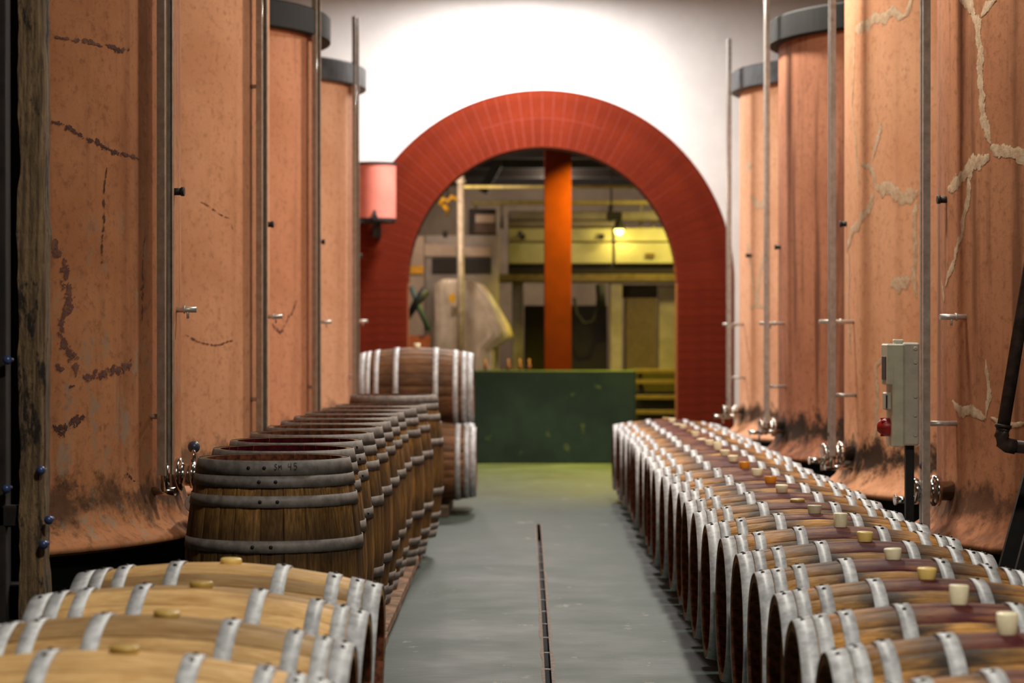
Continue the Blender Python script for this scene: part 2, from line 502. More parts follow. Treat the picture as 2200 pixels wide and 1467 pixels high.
def make_barrel(name, loc, rot, stave_set, hoop_set, seed, wine_set=None, bung_spec=None, rivets=False,
                top_head=True, bottom_head=True, rivet_angle=PI):
    rnd = random.Random(seed); root = empty(name, loc, rot)
    ws = list(WIDTHS)*8; rnd.shuffle(ws)
    ang = PI - math.radians(ws[0])/2       # first stave carries the bung, uppermost when lying
    for i, wd in enumerate(ws):
        mid = ang + math.radians(wd)/2
        near = min(i, 24-i)
        st = wine_set if (wine_set and near <= 1) else stave_set
        o = link('stave', st[wd], None, root); o.rotation_euler = (0, 0, mid); ang += math.radians(wd)
        o.scale = (1 + rnd.uniform(-.003, .003),)*2 + (1,)
    for e in (1, -1):
        for k, me in enumerate(hoop_set):
            h = link('hoop', me, None, root)
            a = rivet_angle + rnd.uniform(-.12, .12)
            if e > 0: h.rotation_euler = (0, 0, a)
            else: h.rotation_euler = (PI, 0, a)
            if rivets:
                z = L/2 - (HOOPS[k][0]+HOOPS[k][1])/2
                for s in (-.1, .1):
                    r = link('rivet', rivet_me, None, h)
                    r.location = ((rad(z)+0.0050)*math.cos(s), (rad(z)+0.0050)*math.sin(s), z); r.rotation_euler = (0, 0, s)
    if top_head: link('head', head_me, None, root).rotation_euler = (0, 0, rnd.uniform(0, 6))
    if bottom_head: link('head', head_me, None, root).rotation_euler = (PI, 0, rnd.uniform(0, 6))
    if bung_spec:
        b = link('bung', bung(*bung_spec[:2]), None, root)
        b.location = (-RB + 0.001, 0, rnd.uniform(-.006, .006)); b.rotation_euler = (rnd.uniform(-.05, .05), -PI/2 + rnd.uniform(-.05, .05), 0)
    return root

ORD = ['first', 'second', 'third', 'fourth', 'fifth', 'sixth', 'seventh', 'eighth', 'ninth', 'tenth', 'eleventh', 'twelfth',
       'thirteenth', 'fourteenth', 'fifteenth', 'sixteenth', 'seventeenth', 'eighteenth', 'nineteenth', 'twentieth',
       'twenty-first', 'twenty-second', 'twenty-third', 'twenty-fourth', 'twenty-fifth']

# the long row lying on its side, right of the aisle
BUNGS = [('tall', 'bung_cream'), ('tall', 'bung_cream'), ('tall', 'bung_cream'), ('mid', 'bung_yellow'), ('mid', 'bung_cream'),
         ('mid', 'bung_yellow'), ('tall', 'bung_cream'), ('mid', 'bung_grey'), ('flat', 'bung_olive'), ('mid', 'bung_cream'),
         ('mid', 'bung_amber'), ('mid', 'bung_cream'), ('mid', 'bung_amber'), ('mid', 'bung_cream'), ('mid', 'bung_cream'),
         ('tall', 'bung_cream'), ('mid', 'bung_cream'), ('flat', 'bung_cream'), ('mid', 'bung_cream'), ('flat', 'bung_olive'),
         ('mid', 'bung_cream'), ('flat', 'bung_cream'), ('mid', 'bung_cream'), ('flat', 'bung_olive')]
BNAME = {'bung_cream': 'cream', 'bung_yellow': 'yellow', 'bung_amber': 'amber', 'bung_grey': 'greyish', 'bung_olive': 'olive'}
LIFT = 0.05
XROW = 1.257
for i in range(24):
    y = 5.625 + 0.687*i
    rr = random.Random(100+i)
    b = make_barrel('wine_barrel', (XROW + rr.uniform(-.012, .012), y, RB + LIFT), (0, PI/2, 0), staves('oak_row'), hoops('zinc'), 200+i,
                    staves('oak_wine'), BUNGS[i], rivets=(i < 13))
    k, m = BUNGS[i]
    shape = {'tall': 'tall', 'mid': 'stubby', 'flat': 'flat'}[k]
    if i == 0: lab = 'oak barrel cut off at the bottom right corner, nearest in the right-hand row'
    elif i == 23: lab = 'farthest lying oak barrel of the right-hand row, by the red arch'
    else: lab = '%s lying oak barrel from the front in the right-hand row, %s %s bung' % (ORD[i], shape, BNAME[m])
    tag(b, lab, 'barrel', 'barrels lying in the right-hand row')
# two timber runners carry the row
rail_mat = simple('runner_wood', srgb(86, 70, 54), 0.8, 0, 0.25, 12)
for x, lab in ((XROW-0.22, 'low dark timber runner under the right barrel row, aisle side'), (XROW+0.22, 'low dark timber runner under the right barrel row, tank side')):
    o = MB().box((0, 0, 0), (0.08, 17.0, 0.055), bevel=0.006).build('timber_runner', rail_mat)
    o.location = (x, 13.6, 0.0275); tag(o, lab, 'timber', 'runners under the right row')

# four pale barrels lying in the left foreground
for i, (y, x) in enumerate(((5.46, -0.925), (6.14, -0.925), (6.86, -0.935), (7.56, -0.936))):
    b = make_barrel('wine_barrel', (x, y, RB + 0.112), (0, PI/2 + (0.035, 0.045, 0.05, 0.038)[i], 0), staves('oak_new'), hoops('zinc'), 400+i, None,
                    (('flat', 'bung_olive'), ('flat', 'bung_olive'), ('flat', 'bung_olive'), ('flat', 'bung_yellow'))[i], rivets=True)
    lab = ['pale oak barrel at the bottom left corner, nearest to the camera', 'second pale lying barrel from the front on the left',
           'third pale lying barrel from the front on the left, white hooped ends', 'rearmost pale lying barrel on the left, yellow bung, before the upright barrels'][i]
    tag(b, lab, 'barrel', 'pale barrels lying at the front left')
for x, lab in ((-1.16, 'timber runner under the pale left barrels, tank side'), (-0.71, 'timber runner under the pale left barrels, aisle side')):
    o = MB().box((0, 0, 0), (0.09, 3.0, 0.105), bevel=0.006).build('timber_runner', rail_mat)
    o.location = (x, 6.5, 0.0525); tag(o, lab, 'timber', 'runners under the pale barrels')

# open barrels standing upright on pallets, left of the aisle
UP = [(-0.95, 9.12, 0), (-0.985, 9.82, 0), (-1.0, 10.52, 0), (-1.0, 11.3, 0), (-1.0, 12.0, 0), (-1.0, 12.7, 0), (-1.0, 13.4, 0),
      (-1.0, 14.1, 0), (-0.96, 14.8, 0), (-0.93, 15.5, 0), (-0.89, 16.25, 0.045)]
PALH = 0.085
for i, (x, y, dz) in enumerate(UP):
    inn = 'inner_red' if i in (1, 2) else 'inner_brown'
    b = make_barrel('open_barrel', (x, y, PALH + L/2 + dz + 0.004), (0, 0, 0), staves('oak_old', inn), hoops('hoop_old'), 500+i, None, None,
                    rivets=(i < 7), top_head=False, rivet_angle=(-PI/2 - 0.07) if i != 2 else -0.4)
    lab = ['open upright oak barrel nearest the camera, numbered 45 on its top hoop', 'second open upright barrel from the front, dark red inside',
           'third open upright barrel from the front, wine-red inside'][i] if i < 3 else (
           'farthest open upright barrel in the left row, before the stacked barrels' if i == 10 else '%s open upright barrel from the front in the left row' % ORD[i])
    tag(b, lab, 'barrel', 'open barrels standing on pallets')
    if i == 0:   # handwriting on the top hoop
        strokes = [[(9, 9), (6.5, 10), (4, 8.5), (5, 6), (8, 4.5), (8, 1.5), (5, 0), (2.5, 1)],
                   [(12, 0), (13, 8), (15.5, 3.5), (18.5, 8.5), (19.5, 0.5)],
                   [(36, 11), (34.5, 5), (42, 5.5)], [(41.5, 11.5), (40, -1)],
                   [(55, 11), (48.5, 11), (48.5, 6.5), (53, 7), (54.5, 3.5), (52, 0.2), (47.5, 0)]]
        mk = MB()
        def onh(u, v):
            a = -PI/2 + math.radians(5.0) + u*0.0055; z = L/2 - 0.030 + v*0.0021
            r = rad(z) + 0.0062
            return Vector((r*math.cos(a), r*math.sin(a), z))
        for s in strokes:
            pts = []
            for (u0, v0), (u1, v1) in zip(s, s[1:]):
                for q in range(4): pts.append(onh(u0+(u1-u0)*q/4, v0+(v1-v0)*q/4))
            pts.append(onh(*s[-1])); mk.path(pts, 0.0011, 5)
        mk.build('handwritten_mark', M['black'], b)['label'] = 'handwritten SM 45'

# three barrels stacked at the end of the left row
for i, (y, z, lab) in enumerate(((19.95, RB+.09, 'lower stacked barrel at the end of the left row, front one'),
                                 (20.65, RB+.09, 'lower stacked barrel at the end of the left row, rear one'),
                                 (20.3, RB+.09+.605, 'barrel on top of the stack at the end of the left row'))):
    b = make_barrel('wine_barrel', (-0.915 + (0.03 if i == 0 else 0), y, z), (0, PI/2, 0), staves('oak_far'), hoops('zinc'), 700+i, None, ('mid', 'bung_cream') if i != 1 else None)
    tag(b, lab, 'barrel', 'stacked barrels at the end of the left row')
for x, lab in ((-1.15, 'timber runner under the stacked barrels, tank side'), (-0.68, 'timber runner under the stacked barrels, aisle side')):
    o = MB().box((0, 0, 0), (0.1, 1.5, 0.09), bevel=0.006).build('timber_runner', rail_mat)
    o.location = (x, 20.3, 0.045); tag(o, lab, 'timber', 'runners under the stacked barrels')

# pallets under the open barrels
pal_mat = simple('pallet_wood', srgb(136, 104, 80), 0.85, 0, 0.3, 9, 0.3)
prnd = random.Random(11)
PAL = [(8.72, 10.08, -0.63), (10.12, 11.5, -0.655), (11.55, 13.0, -0.67), (13.05, 14.4, -0.675), (14.45, 15.85, -0.68), (15.9, 17.4, -0.69), (17.45, 18.9, -0.70)]
for i, (a, b2, xe) in enumerate(PAL):
    r = empty('pallet', (xe, (a+b2)/2, 0)); ln = b2-a
    dz = 0.045 if i == 5 else 0
    for xx in (-0.05, -0.36, -0.66):
        MB().box((xx, 0, PALH-0.028+dz), (0.1, ln, 0.055), bevel=0.005).build('beam', pal_mat, r)
    for k in range(4):
        MB().box((-0.36, -ln/2+0.09+(ln-.18)*k/3, 0.0145+dz/2), (0.68, 0.1, 0.029+dz), bevel=0.003).build('cross_slat', pal_mat, r)
    tag(r, '%s rough wooden pallet from the front along the left side of the aisle' % ORD[i], 'pallet', 'pallets under the open barrels')

# ------------------------------------------------------------------ the plastered tanks
TR = 1.58
def plaster_mat(name, light, mid, dirty, mold=0.8, streak=0.4, mold_h=0.35, base_h=0.6, fleck=0.0):
    n = Nodes(name); v = n.coord()
    big = n.noise(v, 1.3, 6, 0.62)
    fine = n.noise(v, 22, 6, 0.7)
    st = n.noise(n.scaled(v, (1, 1, 0.07)), 7, 5, 0.6)
    c = n.mix(n.ramp(big, 0.32, 0.68), mid, light)
    c = n.mix(n.math('MULTIPLY', n.ramp(st, 0.46, 0.68), streak), c, dirty)
    c = n.mix(n.math('MULTIPLY', n.ramp(fine, 0.48, 0.72), 0.6), c, dirty)
    spk = n.noise(v, 75, 3, 0.6)
    c = n.mix(n.math('MULTIPLY', n.ramp(spk, 0.6, 0.72), 0.35), c, dirty)
    if fleck:
        fl = n.noise(n.scaled(v, (1, 1, 0.6)), 10, 6, 0.72)
        zz = n.xyz(v)[2]
        c = n.mix(n.math('MULTIPLY', n.math('MULTIPLY', n.ramp(fl, 0.54, 0.64), fleck), n.ramp(zz, 2.6, 0.9)), c, srgb(160, 138, 116))
    z = n.xyz(v)[2]
    m = n.noise(v, 5.5, 7, 0.72)
    m2 = n.noise(v, 1.6, 3)
    d = n.math('ABSOLUTE', n.math('SUBTRACT', z, base_h + 0.2))
    msk = n.ramp(n.math('ADD', n.math('SUBTRACT', n.math('MULTIPLY', m, 1.1), n.math('MULTIPLY', d, 1.0/mold_h*0.55)), n.math('MULTIPLY', m2, 0.5)), 0.50, 0.78)
    c = n.mix(n.math('MULTIPLY', msk, mold), c, (0.020, 0.016, 0.012, 1))
    n.bump(n.mix(0.5, fine, big), 0.25, 0.01)
    return n.out(c, 0.85, 0, 0.2)
peach = (srgb(222, 170, 134), srgb(206, 150, 114), srgb(160, 108, 80))
MT = {
 'L0': plaster_mat('ochre_plaster_worn', srgb(199, 136, 93), srgb(176, 113, 74), srgb(119, 76, 54), 0.75, 0.5, 0.22, 0.62, 0.8),
 'L1': plaster_mat('peach_plaster_a', srgb(220, 162, 123), srgb(202, 143, 104), srgb(156, 104, 75), 0.7, 0.3, 0.2, 0.6),
 'L2': plaster_mat('peach_plaster_b', srgb(213, 149, 114), srgb(197, 134, 98), srgb(147, 97, 75), 0.6, 0.35, 0.2, 0.6),
 'L3': plaster_mat('peach_plaster_c', srgb(238, 183, 146), srgb(223, 164, 127), srgb(172, 117, 88), 0.6, 0.2, 0.2, 0.6),
 'R0': plaster_mat('terracotta_plaster_worn', srgb(200, 137, 99), srgb(181, 118, 84), srgb(127, 83, 59), 0.7, 0.85, 0.2, 0.52),
 'R1': plaster_mat('peach_plaster_d', srgb(238, 179, 138), srgb(223, 159, 118), srgb(179, 123, 91), 0.95, 0.3, 0.28, 0.55),
 'R2': plaster_mat('brown_plaster', srgb(185, 125, 95), srgb(165, 108, 80), srgb(112, 73, 55), 0.95, 0.95, 0.32, 0.55),
 'R3': plaster_mat('peach_plaster_e', srgb(243, 187, 149), srgb(227, 168, 130), srgb(188, 132, 102), 0.9, 0.25, 0.2, 0.55),
}
M['cap'] = simple('tank_cap', srgb(15, 15, 15), 0.75, 0.1, 0.3, 7)
M['cap_grey'] = simple('tank_cap_grey', srgb(74, 77, 82), 0.6, 0.1, 0.2, 7)
def plinth_mat():
    n = Nodes('black_plinth'); v = n.coord(); f = n.noise(v, 16, 5, 0.7)
    return n.out(n.mix(n.ramp(f, 0.68, 0.76), (0.006, 0.006, 0.006, 1), srgb(120, 96, 78)), 0.8)
M['plinth'] = plinth_mat()
glass = Nodes('sight_glass'); glass.b.inputs['Transmission Weight'].default_value = 0.9
glass.out((0.75, 0.72, 0.68, 1), 0.08)
M['repair'] = None
def repair_mat(name, a, b, cover=0.5):
    n = Nodes(name); v = n.coord(); f = n.noise(v, 26, 6, 0.75)
    n.bump(f, 0.5, 0.006)
    e = n.new('ShaderNodeAttribute'); e.attribute_name = 'edge'
    f2 = n.noise(v, 34, 5, 0.7)
    al = n.ramp(n.math('ADD', e.outputs['Fac'], n.math('MULTIPLY', n.math('SUBTRACT', f2, 0.5), 2.6)), cover-0.06, cover+0.06)
    n.put(n.b.inputs['Alpha'], al)
    return n.out(n.mix(n.ramp(f, 0.38, 0.62), a, b), 0.9)
M['repair'] = repair_mat('pale_filler', srgb(220, 192, 160), srgb(196, 158, 124), 0.15)
M['scar'] = repair_mat('dark_scar', srgb(98, 64, 56), srgb(126, 82, 64), 0.8)
M['scar_dark'] = repair_mat('darker_scar', srgb(64, 42, 38), srgb(104, 66, 52), 0.85)

def ribbon(tank_c, pts, width, mat, parent, seed, r=TR, proud=0.002, name='plaster_repair'):
    """an irregular strip of filler lying on the tank's curved face; pts are (angle, height) pairs"""
    rnd = random.Random(seed); dense = []; width *= 2.4 if name == 'plaster_repair' else 3.0
    for (a0, h0), (a1, h1) in zip(pts, pts[1:]):
        d = math.hypot((a1-a0)*r, h1-h0); k = max(2, int(d/0.02))
        for q in range(k): dense.append((a0+(a1-a0)*q/k, h0+(h1-h0)*q/k))
    dense.append(pts[-1]); vs, fs, ed = [], [], []; n = len(dense)
    off = rnd.uniform(0, 50)
    for i, (a, h) in enumerate(dense):
        a2, h2 = dense[min(i+2, n-1)]; a1, h1 = dense[max(i-2, 0)]
        tx, tz = (a2-a1)*r, (h2-h1); ll = math.hypot(tx, tz) or 1; nx, nz = -tz/ll, tx/ll
        end = min(1.0, 0.3 + min(i, n-1-i)/4)
        wl = width*end*(0.55 + 0.9*abs(mnoise.noise((i*0.23+off, 1.7, 0))) + rnd.uniform(-.1, .12))
        wr = width*end*(0.55 + 0.9*abs(mnoise.noise((i*0.23+off, 9.1, 0))) + rnd.uniform(-.1, .12))
        sx = mnoise.noise((i*0.13+off, 5.0, 0))*width*1.1
        for s, pr, e in ((-wl+sx, 0.0005, 0), (-wl*.5+sx, proud, .6), (sx, proud, 1), (wr*.5+sx, proud, .6), (wr+sx, 0.0005, 0)):
            aa = a + nx*s/r; hh = h + nz*s; rr = r + pr
            vs.append((rr*math.cos(aa), rr*math.sin(aa), hh)); ed.append(e if 0 < i < n-1 else 0)
    for i in range(n-1):
        for k in range(4): fs.append([5*i+k, 5*i+k+1, 5*i+6+k, 5*i+5+k])
    me = mesh_from(name, vs, fs, True)
    me.attributes.new('edge', 'FLOAT', 'POINT').data.foreach_set('value', ed)
    return link(name, me, mat, parent)

def on_tank(cx, cy, px, py, r=TR):
    """angle and height where the line of sight through a photo pixel meets the tank's face"""
    k = (px - VX)/F; A = 1+k*k; B = -2*(k*cx+cy); C = cx*cx+cy*cy-r*r
    D = max(B*B-4*A*C, 0); t = (-B-math.sqrt(D))/(2*A)
    return math.atan2(t-cy, k*t-cx), EYE - (py-VY)/F*t

def valve(parent, pos, out, along, scale=1.0):
    """butterfly valve: two flanges, body, clamp, lever with a dark ball, small spigot"""
    o = Vector(out).normalized(); t = Vector(along).normalized(); p = Vector(pos); s = scale; up = Vector((0, 0, 1))
    mb = MB()
    q = o.to_track_quat('Z', 'Y').to_matrix()
    mb.lathe([(0.0001, -0.1), (0.04, -0.1), (0.04, -0.02), (0.064, -0.01), (0.064, 0.008), (0.05, 0.01), (0.042, 0.02), (0.042, 0.045), (0.052, 0.047), (0.052, 0.062), (0.044, 0.064), (0.044, 0.075), (0.054, 0.077), (0.054, 0.098), (0.04, 0.1), (0.0001, 0.1)], 20, p, rot=q*s)
    body = mb.build('outlet_valve', M['chrome'], parent)
    MB().path([p + o*.055*s + up*.05*s, p + o*.055*s + up*.085*s + t*0.01*s, p + o*.05*s + up*.1*s + t*.03*s], 0.009*s, 8).build('valve_lever', M['chrome'], body)
    MB().sphere(p + o*.05*s + up*.105*s + t*.04*s, 0.024*s).build('lever_ball', M['ball_blue'], body)
    MB().tube(p + o*.09*s - up*.035*s, p + o*.17*s - up*.035*s, 0.014*s).tube(p + o*.165*s - up*.035*s, p + o*.172*s - up*.035*s, 0.022*s).tube(p+o*.1*s-up*.035*s, p+o*.1*s-up*.09*s, 0.008*s).build('spigot', M['chrome'], body)
    return body

def make_tank(side, idx, cy, base_h, cap_top, cfg):
    cx = (-(1.55+TR)) if side < 0 else (2.0+TR)
    root = empty('storage_tank', (cx, cy, 0))
    key = ('L' if side < 0 else 'R') + str(idx)
    fl = base_h
    prof = [(TR+0.10, fl-0.025), (TR+0.135, fl-0.01), (TR+0.13, fl+0.01), (TR+0.10, fl+0.03), (TR+0.06, fl+0.065), (TR+0.03, fl+0.12), (TR+0.008, fl+0.19), (TR, fl+0.26)]
    prof += [(TR, fl+0.26+(cap_top-.15-fl-.26)*i/10) for i in range(1, 11)]
    me = MB().lathe(prof, 128).mesh('tank_body')
    link('tank_body', me, MT[key], root)
    capm = M['cap_grey'] if idx == 3 else M['cap']
    MB().lathe([(TR-0.2, cap_top-.2), (TR+0.05, cap_top-.2), (TR+0.075, cap_top-.19), (TR+0.075, cap_top-.015), (TR+0.06, cap_top), (0.001, cap_top+0.12)], 128, smooth=False).build('tank_cap', capm, root)
    MB().lathe([(TR+0.06, 0.0), (TR+0.06, fl-0.02), (TR+0.10, fl-0.024)], 96).build('plinth', M['plinth'], root)
    # gauge: rail of bent steel with a glass tube, on stand-offs
    phi, d = (math.radians(15), 0.05) if side < 0 else (math.radians(10), 0.14)
    ang = -phi if side < 0 else PI + phi
    u = Vector((math.cos(ang), math.sin(ang), 0)); t = Vector((-u.y, u.x, 0))
    R3 = Matrix((u, t, (0, 0, 1))).transposed()
    g0, g1 = cfg['gauge']; c = u*(TR+d); wg = 0.1 if side < 0 else 0.052; dg = 0.032
    mb = MB(); zc, hh = (g0+g1)/2, g1-g0
    mb.box(c + Vector((0, 0, zc)), (0.004, wg, hh), R3)
    for s in (-1, 1):
        mb.box(c + u*dg/2 + t*s*wg/2 + Vector((0, 0, zc)), (dg, 0.004, hh), R3)
        mb.box(c + u*dg + t*s*(wg/2-0.009) + Vector((0, 0, zc)), (0.003, 0.018, hh), R3)
    ga = mb.build('level_gauge', M['steel_dull'] if side < 0 else M['steel'], root)
    MB().tube(c + u*0.014 + Vector((0, 0, g0+.05)), c + u*0.014 + Vector((0, 0, g1-.1)), 0.010, 10).build('sight_tube', glass.m, ga)
    for z in cfg['brackets']:
        MB().tube(u*(TR-.01) + Vector((0, 0, z)), c + Vector((0, 0, z)), 0.012).build('standoff', M['steel'], ga)
    MB().tube(c + u*.014 + Vector((0, 0, g0+.04)), c + u*.014 + Vector((0, 0, g0-.07)), 0.02).tube(u*(TR-.01)+Vector((0, 0, g0-.07)), c + u*.06 + Vector((0, 0, g0-.07)), 0.018).build('gauge_cock', M['chrome'], ga)
    # outlet valve, sampling cock, plug
    av = (-math.radians(cfg.get('valve_a', 2))) if side < 0 else PI + math.radians(cfg.get('valve_a', 6))
    uv = Vector((math.cos(av), math.sin(av), 0)); tv = Vector((-uv.y, uv.x, 0)) * (1 if side < 0 else -1)
    if cfg.get('valve'):
        valve(root, uv*(TR+(.02 if side < 0 else .085)) + Vector((0, 0, cfg['valve'])), uv, tv if side < 0 else Vector((0, -1, 0)), 1.15)
    if cfg.get('end_cap'):
        p = u*(TR+.06) + Vector((0.13, -0.02, 0.78))
        ec = MB().lathe([(0.0001, -.02), (0.028, -.02), (0.034, -.014), (0.04, -.014), (0.04, .012), (0.03, .02), (0.03, .16)], 20, p, axis='Y').build('end_cap', M['steel'], root)
    ac = (-math.radians(cfg.get('cock_a', 1))) if side < 0 else PI + math.radians(cfg.get('cock_a', 14))
    uc = Vector((math.cos(ac), math.sin(ac), 0)); z = cfg['cock']; ln = cfg.get('cock_l', 0.09)
    MB().tube(uc*(TR-.01)+Vector((0, 0, z)), uc*(TR+ln)+Vector((0, 0, z)), 0.013).tube(uc*(TR+ln*.35)+Vector((0, 0, z)), uc*(TR+ln*.42)+Vector((0, 0, z)), 0.018).tube(uc*(TR+ln*.55)+Vector((0, 0, z)), uc*(TR+ln*.55)+Vector((0, 0, z-.04)), 0.006).build('sampling_cock', M['steel'], root)
    ap = (-math.radians(cfg.get('plug_a', 3))) if side < 0 else PI + math.radians(cfg.get('plug_a', 16))
    if cfg.get('plug_px'): ap = on_tank(cx, cy, cfg['plug_px'], 450)[0]
    upg = Vector((math.cos(ap), math.sin(ap), 0)); z = cfg['plug']
    MB().tube(upg*(TR-.01)+Vector((0, 0, z)), upg*(TR+.03)+Vector((0, 0, z)), 0.016).tube(upg*(TR+.03)+Vector((0, 0, z)), upg*(TR+.045)+Vector((0, 0, z)), 0.02).build('plug', M['black_iron'], root)
    for j, (pts, wd, mt) in enumerate(cfg.get('repairs', [])):
        P = [on_tank(cx, cy, x, y) for x, y in pts]
        ribbon((cx, cy), P, wd, M[mt], root, 31*j + idx*7 + (0 if side < 0 else 500), name='plaster_repair' if mt == 'repair' else 'plaster_scar')
    tag(root, cfg['label'], 'tank', 'plastered tanks on the %s' % ('left' if side < 0 else 'right'))
    return root

CT = 3.93
make_tank(-1, 0, 10.75, 0.64, CT, dict(label='ochre plastered tank at the left, nearest, scarred dark in lines', gauge=(0.90, 4.6), brackets=(1.15,),
    valve=0.88, valve_a=3, end_cap=True, cock=1.61, plug=2.13, repairs=[
    ([(104, 252), (165, 283), (215, 310), (262, 330), (303, 345)], 0.012, 'scar_dark'),
    ([(226, 352), (224, 420), (222, 500), (217, 575)], 0.007, 'scar_dark'),
    ([(110, 72), (160, 88), (225, 97)], 0.009, 'scar'), ([(220, 98), (282, 104)], 0.014, 'scar_dark'),
    ([(118, 500), (135, 560), (146, 625), (140, 690), (150, 750), (172, 815)], 0.026, 'scar'),
    ([(168, 812), (215, 803), (250, 790), (286, 770)], 0.024, 'scar'), ([(108, 775), (145, 772)], 0.016, 'scar'),
    ([(140, 832), (165, 820)], 0.013, 'scar_dark'),
    ([(104, 922), (140, 910), (186, 893)], 0.022, 'scar_dark'), ([(312, 480), (306, 560), (304, 700)], 0.008, 'scar'),
    ([(120, 1035), (160, 1055), (165, 1030)], 0.02, 'scar'), ([(268, 1010), (290, 1040), (288, 1075), (300, 1050)], 0.012, 'scar_dark')]))
make_tank(-1, 1, 14.53, 0.62, CT, dict(label='second tank from the front on the left, smooth peach plaster', gauge=(0.75, 4.6), brackets=(1.115, 2.94),
    valve=0.70, valve_a=-6, cock=1.60, plug=2.15, repairs=[
    ([(425, 432), (460, 450), (492, 468), (500, 500)], 0.004, 'scar'), ([(392, 715), (425, 735), (470, 740), (505, 728)], 0.006, 'scar'),
    ([(400, 985), (440, 975), (500, 990)], 0.006, 'scar_dark')]))
make_tank(-1, 2, 18.2, 0.62, CT-.05, dict(label='third tank from the front on the left, black cap in view', gauge=(0.75, 4.7), brackets=(1.1,),
    valve=0.70, valve_a=-6, cock=1.58, plug=2.18, repairs=[([(583, 690), (600, 715), (640, 640)], 0.012, 'scar')]))
make_tank(-1, 3, 22.3, 0.62, CT, dict(label='farthest tank on the left, grey cap, beside the red arch', gauge=(0.75, 4.35), brackets=(1.1,),
    valve=0.70, valve_a=-6, cock=1.60, plug=2.2))
make_tank(1, 0, 11.65, 0.54, CT, dict(label='nearest tank at the right edge, terracotta plaster with broad pale cracks', gauge=(0.5, 4.7), brackets=(1.08,),
    valve=0.76, valve_a=8, cock=1.58, plug=2.14, plug_px=2032, cock_a=14, cock_l=0.13, repairs=[
    ([(2082, -10), (2098, 50), (2104, 130), (2108, 200), (2114, 260), (2128, 312)], 0.017, 'repair'),
    ([(2060, -5), (2096, 30)], 0.016, 'repair'), ([(2140, -5), (2105, 35)], 0.014, 'repair'),
    ([(2126, 312), (2160, 325), (2192, 340), (2230, 372)], 0.020, 'repair'),
    ([(2120, 318), (2098, 348), (2076, 366), (2058, 395), (2036, 412)], 0.020, 'repair'),
    ([(2080, 375), (2077, 430), (2066, 500), (2050, 560), (2030, 615)], 0.013, 'repair'),
    ([(2022, 600), (2028, 650)], 0.013, 'repair'), ([(2044, 860), (2075, 882), (2116, 896)], 0.014, 'repair'),
    ([(2118, 770), (2121, 840), (2118, 900)], 0.009, 'repair'), ([(2125, 895), (2160, 915), (2215, 905)], 0.008, 'repair')]))
make_tank(1, 1, 15.1, 0.54, CT+.5, dict(label='second tank from the front on the right, peach plaster with pale filler lines', gauge=(0.75, 4.7), brackets=(1.12,),
    valve=0.76, valve_a=8, cock=1.57, plug=2.18, plug_px=1818, cock_a=8, cock_l=0.22, repairs=[
    ([(1836, 68), (1858, 52), (1880, 38), (1915, 32), (1942, 38)], 0.022, 'repair'), ([(1942, 40), (1952, 20), (1958, -8)], 0.012, 'repair'),
    ([(1836, 70), (1834, 140), (1830, 230), (1838, 300), (1843, 400)], 0.008, 'repair'),
    ([(1892, 258), (1884, 300), (1874, 345)], 0.013, 'repair'), ([(1848, 360), (1866, 352), (1878, 380), (1880, 408)], 0.012, 'repair'),
    ([(1880, 402), (1910, 406), (1940, 420), (1972, 416)], 0.026, 'repair'),
    ([(1878, 412), (1868, 445), (1845, 482), (1826, 506), (1818, 540)], 0.020, 'repair'),
    ([(1968, 430), (1964, 500), (1966, 640)], 0.012, 'repair'),
    ([(1912, 612), (1935, 602), (1956, 598)], 0.03, 'repair'), ([(1824, 540), (1822, 640), (1826, 760)], 0.012, 'repair'),
    ([(1906, 760), (1882, 785), (1884, 860), (1876, 950)], 0.012, 'repair')]))
make_tank(1, 2, 19.1, 0.54, CT+.03, dict(label='third tank from the front on the right, dirty brown plaster under a black cap', gauge=(0.8, 4.7), brackets=(1.08,),
    valve=0.76, valve_a=8, cock=1.57, plug=2.17, plug_px=1676, cock_a=8, cock_l=0.2))
make_tank(1, 3, 22.6, 0.54, CT, dict(label='farthest tank on the right, pale plaster under a grey cap', gauge=(0.8, 4.2), brackets=(1.08,),
    valve=0.76, valve_a=8, cock=1.57, plug=2.2, cock_a=8, cock_l=0.2, repairs=[
    ([(1604, 352), (1616, 358)], 0.025, 'repair'), ([(1612, 418), (1628, 440), (1648, 432)], 0.022, 'repair'),
    ([(1604, 520), (1616, 580), (1626, 650), (1634, 590), (1640, 540)], 0.016, 'repair'), ([(1610, 660), (1645, 655)], 0.012, 'repair')]))

